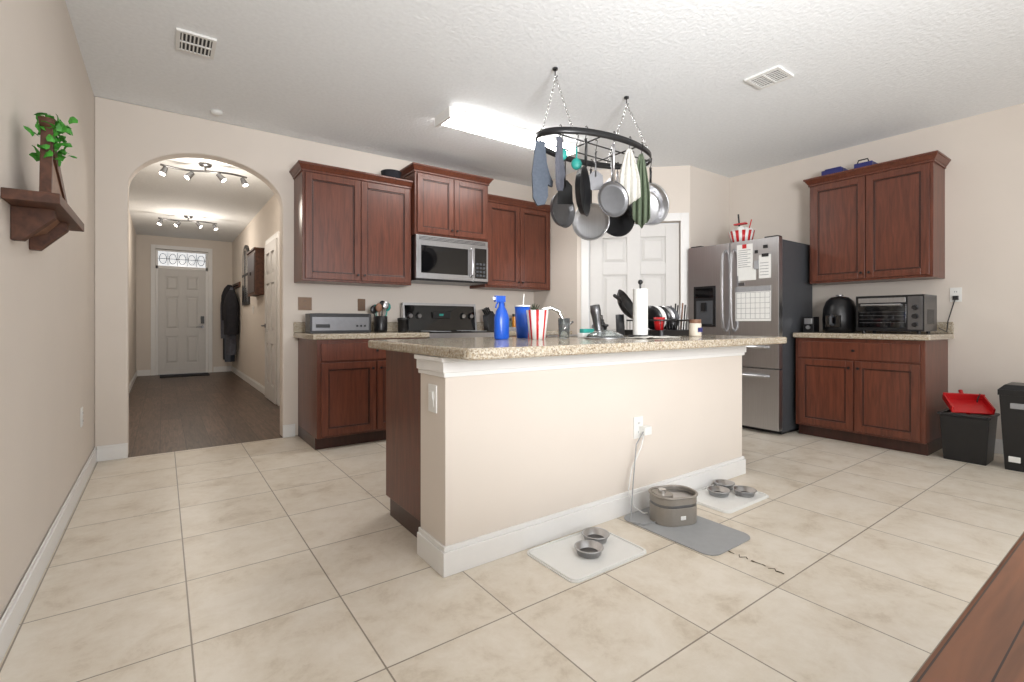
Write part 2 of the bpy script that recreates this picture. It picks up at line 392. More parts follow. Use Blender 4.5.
# ---------------------------------------------------------------- island
b=B('kitchen_island')
b.box(.95,1.79,0,3.26,2.03,.905,WALL)
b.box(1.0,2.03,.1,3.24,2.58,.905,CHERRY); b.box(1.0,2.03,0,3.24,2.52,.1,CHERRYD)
b.box(.992,2.04,.1,1.0,2.56,.9,CHERRY)
for h0,h1,t in ((0,.1,.018),(.1,.12,.011)):
    b.box(.95-t,1.79-t,h0,3.26+t,1.79,h1,TRIM); b.box(.95-t,1.79,h0,.95,2.03,h1,TRIM); b.box(3.26,1.79,h0,3.26+t,2.03,h1,TRIM)
for h0,h1,t in ((.82,.84,.012),(.84,.885,.02),(.885,.905,.032)):
    b.box(.95-t,1.79-t,h0,3.26+t,1.79,h1,TRIM); b.box(.95-t,1.79,h0,.95,2.03,h1,TRIM); b.box(3.26,1.79,h0,3.26+t,2.03,h1,TRIM)
IM=TR(3.24,2.58,0,rz=180)
b2=B('x')
for k in range(3):
    for (args) in [(k*.74+.02,.12,k*.74+.365,.71),(k*.74+.375,.12,k*.74+.72,.71)]:
        cdoor(b2,args[0],args[1],args[2],args[3],0)
    b2.box(k*.74+.02,-.02,.73,k*.74+.72,0,.88,CHERRY)
o=len(b.v); b.v+=[IM@p for p in b2.v]; b.f+=[[o+i for i in f] for f in b2.f]
b.fm+=[b.mi(b2.mats[i]) for i in b2.fm]; b.sm+=b2.sm
b.done(.003)
def rrect(x0,y0,x1,y1,r,n=6):
    P=[]
    for cx,cy,a0 in ((x1-r,y1-r,0),(x0+r,y1-r,90),(x0+r,y0+r,180),(x1-r,y0+r,270)):
        for i in range(n+1):
            a=math.radians(a0+90*i/n); P.append((cx+r*math.cos(a),cy+r*math.sin(a)))
    return P
def slab(b,P,z0,z1,m,T=None):
    n=len(P); vs=[(x,y,z0) for x,y in P]+[(x,y,z1) for x,y in P]
    fs=[tuple(reversed(range(n))),tuple(range(n,2*n))]+[(i,(i+1)%n,(i+1)%n+n,i+n) for i in range(n)]
    b.add(vs,fs,m,False,T)
b=B('island_countertop'); slab(b,rrect(.91,1.53,3.38,2.65,.05),.907,.952,GRAN); b.done(.01,3)

# ---------------------------------------------------------------- outlets
def plate(name,M,m=WHITE,kind='outlet',w=.075,h=.12):
    b=B(name,M); b.box(-w/2,-.006,-h/2,w/2,0,h/2,m)
    if kind=='outlet':
        for z in (-.025,.025):
            b.box(-.017,-.009,z-.017,.017,-.006,z+.017,m); b.box(-.008,-.0095,z-.006,-.005,-.009,z+.006,DGREY); b.box(.005,-.0095,z-.006,.008,-.009,z+.006,DGREY)
    else:
        b.box(-.017,-.009,-.034,.017,-.006,.034,m); b.box(-.015,-.013,-.003,.015,-.009,.03,m)
    b.done(.0015)
e=.0005
plate('wall_outlet',TR(XL+e,4.07,.45,rz=90))
plate('light_switch',TR(.95-e,1.90,.72,rz=-90),kind='sw')
plate('wall_outlet',TR(2.16,1.79-e,.46))
plate('wall_outlet',TR(1.07,YW-e,1.22),BRASSB,w=.12)
plate('wall_outlet',TR(1.60,YW-e,1.22),BRASSB)
plate('wall_outlet',TR(XR-e,1.12,1.28,rz=-90))
plate('light_switch',TR(1.2-e,8.9,1.25,rz=-90),kind='sw')
plate('wall_outlet',TR(3.3,YW-e,1.22),BRASSB)
b=B('power_adapter'); b.box(2.165,1.745,.42,2.225,1.7805,.465,WHITE)
b.tube([(2.17,1.755,.42),(2.14,1.75,.36),(2.06,1.75,.25),(2.03,1.745,.15),(2.05,1.72,.06),(2.10,1.70,.02),(2.12,1.69,.02)],.004,WHITE,seg=6)
b.tube([(2.165,1.755,.44),(2.10,1.75,.38),(2.04,1.72,.2),(2.0,1.70,.05),(1.97,1.68,.012),(2.0,1.62,.012),(2.07,1.60,.014)],.003,GREY,seg=6)
b.done()

# ---------------------------------------------------------------- microwave
b=B('microwave'); x0,x1,yf,z0,z1=2.0,2.83,4.38,1.46,1.907
b.box(x0,yf+.02,z0,x1,YW-G,z1,STEELD)
b.box(x0,yf-.01,z1-.055,x1,yf+.02,z1,STEEL)
for k in range(3): b.box(x0+.03,yf-.012,z1-.044+k*.013,x1-.03,yf-.01,z1-.039+k*.013,BLACK)
b.box(x0,yf-.015,z0+.02,x1-.19,yf+.02,z1-.058,STEEL); b.box(x0+.05,yf-.018,z0+.075,x1-.25,yf-.014,z1-.10,BLKGL)
b.box(x1-.187,yf-.015,z0+.02,x1,yf+.02,z1-.058,STEEL); b.box(x1-.165,yf-.018,z0+.05,x1-.02,yf-.014,z1-.08,BLKGL)
for i in range(3):
    for j in range(4): b.box(x1-.15+i*.042,yf-.0195,z0+.07+j*.04,x1-.122+i*.042,yf-.018,z0+.092+j*.04,DGREY)
b.box(x0,yf+.0,z0,x1,yf+.02,z0+.02,BLACK)
b.tube([(x1-.215,yf-.015,z0+.06),(x1-.215,yf-.05,z0+.08),(x1-.215,yf-.055,z0+.2),(x1-.215,yf-.05,z1-.11),(x1-.215,yf-.015,z1-.09)],.011,STEEL)
b.done(.004)
# ---------------------------------------------------------------- range
b=B('kitchen_range'); x0,x1=2.0,2.87
b.box(x0,4.12,.08,x1,YW-.04,.945,BLACK); b.box(x0+.02,4.15,0,x1-.02,4.7,.08,BLACK)
b.box(x0,4.07,.20,x1,4.12,.80,STEEL); b.box(x0+.1,4.062,.38,x1-.1,4.07,.66,BLKGL)
b.box(x0,4.07,.03,x1,4.12,.19,STEEL); b.box(x0,4.07,.81,x1,4.12,.945,STEEL)
b.box(x0,4.07,.945,x1,YW-.1,.958,BLKGL)
for bx,by,r in ((.2,.17,.1),(.64,.17,.08),(.2,.43,.08),(.64,.43,.1)):
    b.tube([(x0+bx+r*math.cos(a),4.07+by+r*math.sin(a),.9588) for a in [i*math.pi/12 for i in range(24)]],.0015,GREY,seg=4,closed=True)
b.tube([(x0+.08,4.07,.76),(x0+.08,4.02,.76),(x1-.08,4.02,.76),(x1-.08,4.07,.76)],.013,STEEL)
b.frus((x0,4.66,x1,YW-.04,.958),(x0,4.70,x1,YW-.04,1.24),BLKGL)
b.box(x0-.002,4.69,1.225,x1+.002,YW-.04,1.25,STEEL); 
for xx in (.0,.855): b.frus((x0+xx-.002,4.655,x0+xx+.017,YW-.04,.958),(x0+xx-.002,4.692,x0+xx+.017,YW-.04,1.24),STEEL)
b.box(x0+.33,4.66,1.09,x1-.33,4.69,1.16,BLACK)
b.box(x0+.40,4.658,1.115,x1-.42,4.67,1.138,TEAL)
for kx in (.07,.17,.70,.80):
    b.cyl((x0+kx,4.69,1.12),(x0+kx,4.655,1.115),.03,BLACK,r2=.026); b.cyl((x0+kx,4.657,1.115),(x0+kx,4.65,1.114),.022,STEEL)
b.done(.003)

# ---------------------------------------------------------------- fridge
FM=TR(4.56,3.10,0,rz=-90); W=.94
b=B('refrigerator',FM)
b.box(.005,.075,.03,W-.005,.70,1.815,DGREY); b.box(.03,.12,0,W-.03,.66,.03,BLACK)
b.box(.0,0,.885,W/2-.004,.07,1.835,STEEL); b.box(W/2+.004,0,.885,W,.07,1.835,STEEL)
b.box(0,0,.62,W,.07,.875,STEEL); b.box(0,0,.05,W,.07,.61,STEEL)
for sx in (-1,1):
    x=W/2+sx*.045
    b.tube([(x,0,.96),(x,-.045,.99),(x,-.06,1.1),(x+sx*.0,-.066,1.36),(x,-.06,1.62),(x,-.045,1.73),(x,0,1.76)],.014,STEEL)
for z in (.815,.545):
    b.tube([(.09,0,z),(.11,-.045,z),(.2,-.058,z),(W/2,-.062,z),(W-.2,-.058,z),(W-.11,-.045,z),(W-.09,0,z)],.014,STEEL)
b.box(.07,-.006,1.00,.32,.0,1.42,BLACK); b.box(.09,-.008,1.30,.30,-.005,1.40,BLKGL)
b.box(.10,-.007,1.03,.29,-.004,1.27,DGREY); b.box(.17,-.03,1.16,.22,-.006,1.25,BLACK); b.box(.09,-.03,1.01,.30,0,1.03,BLACK)
b.box(.02,.02,1.835,.14,.1,1.85,BLACK); b.box(W-.14,.02,1.835,W-.02,.1,1.85,BLACK)
b.done(.008,3)
b=B('fridge_calendar',FM)
b.box(.53,-.004,1.06,.87,-.0005,1.39,PAPER); b.box(.53,-.005,1.34,.87,-.004,1.39,PRINT)
for i in range(8): b.box(.54+i*.046,-.005,1.08,.543+i*.046,-.004,1.33,PRINT)
for j in range(6): b.box(.54,-.005,1.08+j*.05,.864,-.004,1.083+j*.05,PRINT)
b.done()
b=B('fridge_notes',FM)
b.box(.56,-.004,1.45,.73,-.0005,1.56,PAPER); b.box(.545,-.003,1.50,.70,-.0005,1.80,PAPER); b.box(.76,-.003,1.46,.87,-.0005,1.68,PAPER)
for j in range(9): b.box(.56,-.0045,1.58+j*.02,.68-.03*(j%2),-.003,1.585+j*.02,PRINT)
for j in range(5): b.box(.77,-.0045,1.49+j*.028,.85,-.003,1.495+j*.028,PRINT)
b.box(.60,-.006,1.76,.64,-.003,1.80,RED); b.box(.79,-.012,1.66,.85,-.003,1.69,BLACK); b.box(.72,-.015,1.55,.76,-.0005,1.63,GREY)
b.box(.72,-.006,1.70,.75,-.0005,1.73,BLACK); b.box(.80,-.006,1.74,.84,-.0005,1.77,BLACK); b.box(.56,-.008,1.40,.62,-.0005,1.43,STEELD)
b.done()
b=B('popcorn_bucket')
b.lathe([(0,0),(.095,0),(.125,.12),(.12,.12),(.09,.01),(0,.01)],[RED,WHITE],TR(4.8,2.64,1.852),seg=24)
for k in range(11):
    a=k*.7; b.sph((4.8+.07*math.cos(a)*(k%3)/2,2.64+.07*math.sin(a)*(k%3)/2,1.975),.045,RED if k%3==0 else PAPER,seg=8,rings=6)
b.cyl((4.79,2.65,1.9),(4.77,2.66,2.15),.008,BLACK,seg=6); b.box(4.75,2.58,2.04,4.80,2.70,2.055,RED); b.cyl((4.82,2.6,1.9),(4.84,2.56,2.09),.006,RED,seg=6)
b.done()
b=B('storage_case'); b.box(5.14,1.86,2.432,5.3,2.04,2.50,NAVY); b.box(5.16,1.88,2.50,5.28,2.02,2.515,NAVY); b.done(.01)
b=B('storage_case'); b.box(5.12,1.62,2.432,5.28,1.76,2.49,NAVY); b.tube([(5.14,1.65,2.49),(5.14,1.66,2.52),(5.14,1.73,2.52),(5.14,1.74,2.49)],.006,BLACK); b.done(.01)
b=B('cabinet_top_basket'); b.lathe([(0,0),(.08,0),(.10,.10),(.094,.10),(.075,.01),(0,.01)],COATB,TR(1.83,4.58,2.4305)); b.done()

# ---------------------------------------------------------------- counter appliances
AM=TR(4.93,1.68,.953,rz=-90)
b=B('toaster_oven',AM); w,d,h=.47,.34,.32
b.box(0,.01,.02,w,d,h,STEELD); b.box(.0,0,.02,w,.012,h,BLACK)
b.box(.02,-.006,.05,w-.115,.0,h-.075,BLKGL); b.box(w-.105,-.004,.035,w-.01,0,h-.015,STEELD); b.box(.02,-.004,h-.06,w-.12,0,h-.02,STEEL)
b.tube([(.05,-.004,h-.085),(.05,-.035,h-.08),(w-.145,-.035,h-.08),(w-.145,-.004,h-.085)],.009,STEEL)
for k in range(3): b.cyl((w-.057,-.004,.075+k*.07),(w-.057,-.026,.075+k*.07),.022,BLACK,r2=.018); 
for k in range(4): b.box(.03,-.008,.09+k*.03,w-.125,-.006,.093+k*.03,STEELD)
for xx in (.03,w-.06):
    for yy in (.03,d-.06): b.cyl((xx+.015,yy+.015,0),(xx+.015,yy+.015,.02),.014,BLACK,seg=10)
for k in range(8): b.box(w,.08+k*.025,.08,w+.001,.09+k*.025,.2,BLACK)
b.done(.006)
b=B('air_fryer')
b.lathe([(0,0),(.115,0),(.135,.03),(.142,.12),(.135,.22),(.11,.29),(.07,.325),(0,.335)],BLACK,TR(5.08,1.86,.953),squash=(1.05,.95))
b.box(-.06,-.16,.05,.06,-.11,.16,BLKGL,T=TR(5.08,1.86,.953,rz=-90)); b.tube([(0,-.15,.07),(0,-.2,.08),(0,-.205,.14),(0,-.15,.15)],.014,DGREY,T=TR(5.08,1.86,.953,rz=-90))
b.lathe([(0,0),(.03,0),(.03,.012),(0,.014)],STEEL,TR(5.08,1.86,1.288)); b.done(.004)
b=B('electric_can_opener'); b.box(4.93,2.02,.953,5.05,2.11,1.10,BLACK); b.box(4.925,2.03,1.03,4.93,2.10,1.085,STEEL); b.cyl((4.93,2.065,1.0),(4.915,2.065,1.0),.018,STEEL); b.done(.008)
b=B('appliance_cord'); b.tube([(5.28,1.20,1.0),(5.33,1.16,.965),(5.37,1.16,1.06),(5.39,1.13,1.2),(5.405,1.12,1.25)],.004,BLACK,seg=6); b.box(5.385,1.10,1.235,5.410,1.135,1.27,BLACK); b.done()
b=B('bread_toaster'); 
b.box(1.04,4.42,.965,1.56,4.58,1.12,STEELD); b.box(1.03,4.41,.953,1.57,4.59,.975,BLACK)
b.box(1.03,4.415,.975,1.05,4.585,1.125,BLACK); b.box(1.55,4.415,.975,1.57,4.585,1.125,BLACK)
b.box(1.045,4.417,1.095,1.555,4.583,1.126,BLACK)
b.box(1.08,4.46,1.12,1.52,4.485,1.128,DGREY); b.box(1.08,4.515,1.12,1.52,4.54,1.128,DGREY)
b.box(1.08,4.414,1.0,1.2,4.42,1.03,BLACK)
for k in range(3): b.cyl((1.44+k*.035,4.42,1.015),(1.44+k*.035,4.41,1.015),.01,BLACK,seg=12)
b.done(.006,3)
b=B('utensil_crock'); b.lathe([(0,0),(.06,0),(.065,.02),(.065,.15),(.06,.155),(.056,.15),(.056,.01),(0,.01)],BLACK,TR(1.73,4.60,.953))
for k,(m,l) in enumerate([(TEAL,.15),(BLACK,.17),(TEAL,.13),(BLACK,.12),(RUSTL,.14),(STEEL,.16)]):
    a=k*1.05; bx,by=1.73+.02*math.cos(a),4.60+.02*math.sin(a); tx,ty=1.73+.07*math.cos(a),4.60+.05*math.sin(a)
    b.cyl((bx,by,.97),(tx,ty,1.03+l),.006,m,seg=6); b.sph((tx,ty,1.05+l),.034,m,sc=(1,.3,1.25),seg=10,rings=8)
b.done()
b=B('coffee_canister'); b.lathe([(0,0),(.05,0),(.052,.01),(.052,.11),(.055,.11),(.055,.135),(0,.14)],BLACK,TR(1.90,4.45,.953)); b.done()
b=B('knife_block',TR(2.98,4.55,.953,rz=0))
b.prism([(-.05,0),(.09,0),(.07,.13),(-.0,.22),(-.07,.17)],-.05,.05,BLACK)
for i in range(3):
    for j in range(2): b.cyl((-.045+i*.022,-.02+j*.04,.165+i*.012),(-.09+i*.022,-.02+j*.04,.235+i*.012),.009,BLACK,r2=.011,seg=8)
b.done(.003)
b=B('spice_jar_set')
for k in range(6):
    x=3.14+k*.07; hh=(.10,.14,.11,.16,.10,.13)[k]; b.cyl((x,4.6,.953),(x,4.6,.953+hh),.025,[RED,PAPER,OLIVE,AMBER,RUSTL,TEAL][k],seg=16); b.cyl((x,4.6,.953+hh),(x,4.6,.983+hh),.026,BLACK,seg=16)
b.box(3.1,4.565,.953,3.53,4.57,.99,STEEL)
b.done()
b=B('potted_succulent'); b.lathe([(0,0),(.05,0),(.07,.22),(.062,.22),(.05,.02),(0,.2)],STONE,TR(3.66,4.62,.953))
for k in range(30):
    a=random.random()*6.28; e2=random.uniform(.3,1.4); l=random.uniform(.06,.13)
    p=Vector((3.66,4.62,1.16)); q=p+Vector((math.cos(a)*math.cos(e2),math.sin(a)*math.cos(e2),math.sin(e2)))*l
    b.cyl(p,q,.012,OLIVE,r2=.002,seg=6)
b.done()

# ---------------------------------------------------------------- island objects
Z=.9525
b=B('spray_bottle'); b.lathe([(0,0),(.04,0),(.046,.01),(.046,.12),(.034,.16),(.018,.185),(.016,.21),(0,.21)],BLUE,TR(1.55,2.25,Z),squash=(1,.75))
b.box(-.045,-.012,.21,.02,.012,.245,BLUE,T=TR(1.55,2.25,Z)); b.box(-.062,-.007,.22,-.045,.007,.238,WHITE,T=TR(1.55,2.25,Z))
b.tube([(-.02,0,.215),(-.035,0,.195),(-.04,0,.175)],.005,BLUE,T=TR(1.55,2.25,Z)); b.done(.004)
b=B('striped_popcorn_cup'); b.lathe([(0,0),(.045,0),(.064,.165),(.060,.165),(.042,.008),(0,.008)],[RED,WHITE,WHITE],TR(1.72,2.14,Z),seg=24); b.done()
b=B('drinking_tumbler'); b.lathe([(0,0),(.035,0),(.047,.19),(.043,.19),(.033,.01),(0,.01)],BLUE,TR(1.78,2.36,Z)); b.cyl((1.78,2.36,Z+.19),(1.78,2.36,Z+.20),.049,WHITE); b.cyl((1.785,2.36,Z+.2),(1.80,2.37,Z+.27),.004,WHITE,seg=6); b.done()
b=B('plastic_cup'); b.lathe([(0,0),(.028,0),(.038,.12),(.035,.12),(.026,.01),(0,.01)],WHITE,TR(1.66,2.42,Z)); b.done()
b=B('plastic_cup'); b.lathe([(0,0),(.028,0),(.038,.13),(.035,.13),(.026,.01),(0,.01)],RED,TR(1.94,2.50,Z)); b.done()
b=B('sink_faucet'); fx,fy=2.05,2.30
b.lathe([(0,0),(.03,0),(.03,.012),(.022,.02),(.018,.06),(0,.06)],CHROME,TR(fx,fy,Z))
b.tube([(fx,fy,Z+.05),(fx,fy,Z+.12),(fx-.02,fy+.01,Z+.165),(fx-.06,fy+.03,Z+.185),(fx-.11,fy+.05,Z+.175),(fx-.14,fy+.06,Z+.14),(fx-.142,fy+.062,Z+.12)],.012,CHROME,seg=12)
b.tube([(fx+.02,fy,Z+.05),(fx+.06,fy,Z+.08),(fx+.09,fy,Z+.1)],.008,CHROME); b.done()
b=B('side_sprayer'); b.lathe([(0,0),(.034,0),(.034,.02),(.026,.06),(.028,.12),(.034,.17),(.03,.21),(0,.21)],STEELD,TR(2.28,2.20,Z)@Matrix.Rotation(-.2,4,'Y')); b.done()
b=B('kitchen_sink'); 
for (a,c,d2,e2) in ((2.0,2.38,2.60,2.40),(2.0,2.60,2.60,2.62),(2.0,2.40,2.02,2.60),(2.58,2.40,2.60,2.60)): b.box(a,c,Z,d2,e2,Z+.006,STEEL)
b.box(2.02,2.40,Z,2.58,2.60,Z+.002,STEELD); b.done(.002)
b=B('paper_towel_holder'); px,py=2.50,2.05
b.cyl((px,py,Z),(px,py,Z+.012),.08,BLACK,seg=28); b.cyl((px,py,Z+.012),(px,py,Z+.35),.007,BLACK,seg=10); b.sph((px,py,Z+.355),.016,BLACK)
b.cyl((px,py,Z+.015),(px,py,Z+.31),.047,PAPER,seg=28); b.done()
b=B('dish_drying_rack'); x0,x1,y0,y1=2.80,3.20,2.12,2.42
for z in (Z+.02,Z+.11): b.tube([(x0,y0,z),(x1,y0,z),(x1,y1,z),(x0,y1,z)],.006,BLACK,closed=True,seg=6)
for i in range(13):
    x=x0+.4*i/12; b.tube([(x,y0,Z+.11),(x,y0,Z+.02),(x,y1,Z+.02),(x,y1,Z+.11)],.003,BLACK,seg=5)
slab(b,rrect(x0-.03,y0-.03,x1+.03,y1+.03,.03),Z,Z+.04,BLACK)
for k,m in enumerate((BLACK,PAPER,BLACK,STEEL,DGREY)):
    b.lathe([(0,0),(.05,.004),(.09,.016),(.09,.02),(.05,.008),(0,.004)],m,TR(2.88+k*.05,2.27,Z+.125,ry=78))
for k in range(8): b.cyl((3.13,2.15+k*.02,Z+.02),(3.10+.02*k,2.11+k*.035,Z+.21+.014*(k%3)),.006,[STEEL,BLACK,RUSTL,STEEL,BLACK,BLACK,STEEL,DGREY][k],seg=6)
b.lathe([(0,0),(.03,0),(.04,.09),(.036,.09),(0,.01)],RED,TR(2.85,2.17,Z+.041))
b.lathe([(0,0),(.03,0),(.045,.08),(.04,.08),(0,.01)],BLACK,TR(3.0,2.17,Z+.041))
b.done()
b=B('wok_pan'); PM=TR(2.63,2.27,Z+.215)@Matrix.Rotation(math.radians(58),4,'X')@Matrix.Rotation(math.radians(20),4,'Y')
b.lathe([(0,-.045),(.06,-.04),(.10,-.02),(.125,.01),(.12,.012),(.095,-.014),(.055,-.034),(0,-.039)],BLACK,PM)
b.tube([(-.12,0,.0),(-.16,0,.015),(-.25,0,.02)],.012,BLACK,T=PM); b.tube([(2.63,2.33,Z),(2.63,2.34,Z+.15)],.03,DGREY,seg=12); b.done()
b=B('dish_towel'); vs=[];fs=[]
for i in range(15):
    for j in range(7):
        x=2.24+i*.025; y=1.81+j*.022; vs.append((x,y,Z+.006+.012*abs(noise.noise(Vector((x*14,y*14,0))))))
for i in range(14):
    for j in range(6): fs.append((i*7+j,(i+1)*7+j,(i+1)*7+j+1,i*7+j+1))
b.add(vs,fs,LINEN,True); b.done(solid=.004)
b=B('candle_jar'); b.lathe([(0,0),(.038,0),(.04,.01),(.04,.085),(.036,.09),(0,.09)],CREAM,TR(2.95,1.95,Z)); b.cyl((2.95,1.95,Z+.09),(2.95,1.95,Z+.115),.038,RUSTL); b.box(2.925,1.908,Z+.03,2.97,1.912,Z+.06,NAVY); b.done()
b=B('drinking_glass'); b.lathe([(0,0),(.032,0),(.036,.12),(.034,.12),(.03,.01),(0,.01)],GLASSM,TR(1.94,2.16,Z)); b.done()
b=B('soap_dispenser'); b.lathe([(0,0),(.025,0),(.027,.01),(.025,.08),(.012,.10),(.012,.115),(0,.115)],BLACK,TR(2.40,2.29,Z)); b.tube([(2.40,2.29,Z+.11),(2.40,2.29,Z+.14),(2.37,2.29,Z+.14)],.005,BLACK); b.done()
b=B('sponge_caddy'); slab(b,rrect(2.08,2.14,2.20,2.20,.015),Z,Z+.03,WHITE); slab(b,rrect(2.09,2.15,2.19,2.19,.01),Z+.03,Z+.055,TEAL); b.done(.003)
b=B('glass_saucepan_lid'); b.lathe([(0,.05),(.05,.044),(.10,.02),(.115,0),(.118,.004),(.10,.024),(.05,.048),(0,.054)],GLASSM,TR(2.12,2.00,Z)); b.lathe([(0,0),(.01,0),(.012,.015),(.022,.02),(.02,.03),(0,.032)],BLACK,TR(2.12,2.0,Z+.053)); b.tube([(2.12+.117*math.cos(t*.2618),2.0+.117*math.sin(t*.2618),Z+.004) for t in range(24)],.004,STEEL,closed=True,seg=6); b.done()

# ---------------------------------------------------------------- pet station
def bowl(b,x,y,r,z,m=STEEL,h=.03):
    b.lathe([(0,0),(r*.72,0),(r*.80,.003),(r*.92,h),(r,h+.001),(r,h+.004),(r*.90,h+.004),(r*.72,.008),(0,.006)],m,TR(x,y,z))
    b.lathe([(0,.0085),(r*.4,.0082),(r*.68,.008)],STEELD,TR(x,y,z))
b=B('feeding_mat'); slab(b,rrect(1.33,1.42,1.80,1.755,.04),0,.006,WHITE); 
P=rrect(1.34,1.43,1.79,1.745,.035); b.tube([(x,y,.008) for x,y in P],.005,WHITE,seg=6,closed=True); b.done()
b=B('pet_bowl_pair'); bowl(b,1.555,1.565,.066,.0065); bowl(b,1.68,1.645,.066,.0065)
b.box(1.56,1.58,.0065,1.66,1.64,.012,WHITE); b.done()
b=B('feeding_mat'); slab(b,rrect(2.50,1.45,2.97,1.765,.04),0,.006,WHITE)
P=rrect(2.51,1.46,2.96,1.755,.035); b.tube([(x,y,.008) for x,y in P],.005,WHITE,seg=6,closed=True); b.done()
b=B('pet_bowl_set'); bowl(b,2.72,1.64,.066,.0065); bowl(b,2.85,1.55,.066,.0065); bowl(b,2.87,1.69,.06,.0065); b.done()
b=B('grey_floor_mat'); slab(b,rrect(1.98,1.22,2.34,1.765,.06),0,.006,GREY); b.done(.002)
b=B('pet_water_fountain'); FT=TR(2.19,1.58,.0065,rz=-20)
slab(b,rrect(-.12,-.09,.12,.09,.08,10),0,.09,STONE,FT); slab(b,rrect(-.118,-.088,.118,.088,.078,10),.09,.105,STEELD,FT)
P=rrect(-.12,-.09,.12,.09,.08,10); b.tube([(x,y,.142) for x,y in P],.007,STONE,closed=True,T=FT)
n=len(P); vs=[(x,y,.105) for x,y in P]+[(x,y,.142) for x,y in P]; b.add(vs,[(i,(i+1)%n,(i+1)%n+n,i+n) for i in range(n)],STONE,True,FT)
slab(b,rrect(-.110,-.08,.110,.08,.07,10),.105,.125,STEEL,FT)
slab(b,rrect(-.110,-.055,-.02,.055,.035,8),.125,.148,STONE,FT); b.cyl((-.065,0,.148),(-.065,0,.166),.02,CHROME,T=FT)
b.box(-.015,-.092,.03,.015,-.089,.05,WHITE,T=FT)
b.done(.003)
b=B('chipped_tile_spot')
pts=[(2.10+.03*noise.noise(Vector((i*.9,0,3))),1.235-i*.0155) for i in range(18)]
for i in range(17):
    if i in (3,7,12): continue
    w1=.003+.008*abs(noise.noise(Vector((i*1.7,2,0)))); x,y=pts[i]; x2,y2=pts[i+1]
    b.add([(x-w1,y,.0012),(x+w1,y,.0012),(x2+w1*.7,y2,.0012),(x2-w1,y2,.0012)],[(0,1,2,3)],CHIP)
b.done()

# ---------------------------------------------------------------- bins
b=B('waste_basket'); bx,by=4.985,.96
b.frus((bx-.12,by-.12,bx+.12,by+.12,0),(bx-.14,by-.14,bx+.14,by+.14,.34),BLACK)
for s0 in ((-.15,-.15,.15,-.125),(-.15,.125,.15,.15),(-.15,-.125,-.125,.125),(.125,-.125,.15,.125)): b.box(bx+s0[0],by+s0[1],.34,bx+s0[2],by+s0[3],.36,BLACK)
b.done(.006)
b=B('dustpan'); DT=TR(bx,by+.01,.41,rz=-60,rx=24)
b.frus((-.12,-.11,.12,.08,0),(-.125,-.115,.125,.085,.012),RED,T=DT); b.box(-.125,-.11,.012,-.113,.08,.05,RED,T=DT); b.box(.113,-.11,.012,.125,.08,.05,RED,T=DT); b.box(-.125,.07,.012,.125,.082,.06,RED,T=DT)
b.tube([(0,.08,.03),(0,.14,.05)],.014,RED,T=DT); b.cyl((bx,by,.345),(bx+.01,by+.0,.42),.012,RED)
b.tube([(bx+.05,by-.03,.36),(bx+.07,by-.04,.46),(bx+.09,by-.05,.50)],.005,BLACK)
b.done(.004)
b=B('trash_can'); bx,by=4.99,.625
b.frus((bx-.12,by-.12,bx+.12,by+.12,0),(bx-.145,by-.145,bx+.145,by+.145,.53),BLACK)
b.box(bx-.152,by-.152,.53,bx+.152,by+.152,.57,BLACK); b.frus((bx-.15,by-.15,bx+.15,by+.15,.57),(bx-.12,by-.12,bx+.12,by+.12,.605),BLACK)
b.box(bx-.143,by-.0,.44,bx-.138,by+.09,.48,PRINT); b.box(bx-.13,by+.04,.06,bx-.122,by+.10,.10,PAPER); b.done(.012,3)

# ---------------------------------------------------------------- dining table (near right)
b=B('dining_table'); tx0,tx1,ty0,ty1=.40,2.2,-.95,.13
b.box(tx0,ty0,.715,tx1,ty1,.76,TABLE)
b.box(tx0+.06,ty0+.06,.62,tx1-.06,ty0+.085,.715,RUST); b.box(tx0+.06,ty1-.085,.62,tx1-.06,ty1-.06,.715,RUST); b.box(tx0+.06,ty0+.085,.62,tx0+.085,ty1-.085,.715,RUST); b.box(tx1-.085,ty0+.085,.62,tx1-.06,ty1-.085,.715,RUST)
for x in (tx0+.05,tx1-.14):
    for y in (ty0+.05,ty1-.14): b.frus((x+.015,y+.015,x+.075,y+.075,0),(x,y,x+.09,y+.09,.715),RUST)
b.done(.004)

# ---------------------------------------------------------------- ceiling fixtures
b=B('fluorescent_ceiling_light'); x0,x1,y0,y1=1.83,3.22,3.38,3.62
b.box(x0,y0,H-.03,x1,y1,H-.0005,WHITE); b.box(x0-.004,y0-.004,H-.085,x0+.02,y1+.004,H-.0005,WHITE); b.box(x1-.02,y0-.004,H-.085,x1+.004,y1+.004,H-.0005,WHITE)
pr=[(y0+.005,H-.03)]+[( (y0+y1)/2-math.cos(math.pi*i/12)*.115, H-.04-.035*math.sin(math.pi*i/12)**.6) for i in range(13)]+[(y1-.005,H-.03)]
n=len(pr); vs=[(x0+.02,y,z) for y,z in pr]+[(x1-.02,y,z) for y,z in pr]
b.add(vs,[(i,i+1,i+1+n,i+n) for i in range(n-1)],TUBE,True); b.done()
def vent(name,x,y,w,l,n):
    b=B(name); 
    b.box(x-w/2,y-l/2,H-.008,x+w/2,y+l/2,H-.0005,DARKSLOT)
    for a in ((x-w/2-.02,y-l/2-.02,x+w/2+.02,y-l/2),(x-w/2-.02,y+l/2,x+w/2+.02,y+l/2+.02),(x-w/2-.02,y-l/2,x-w/2,y+l/2),(x+w/2,y-l/2,x+w/2+.02,y+l/2)):
        b.box(a[0],a[1],H-.014,a[2],a[3],H-.0005,WHITE)
    for i in range(n):
        xx=x-w/2+w*(i+.5)/n
        b.box(xx-w/n*.2,y-l/2,H-.014,xx+w/n*.2,y+l/2,H-.010,WHITE)
    b.box(x-w/2,y-.006,H-.016,x+w/2,y+.006,H-.009,WHITE); b.done()
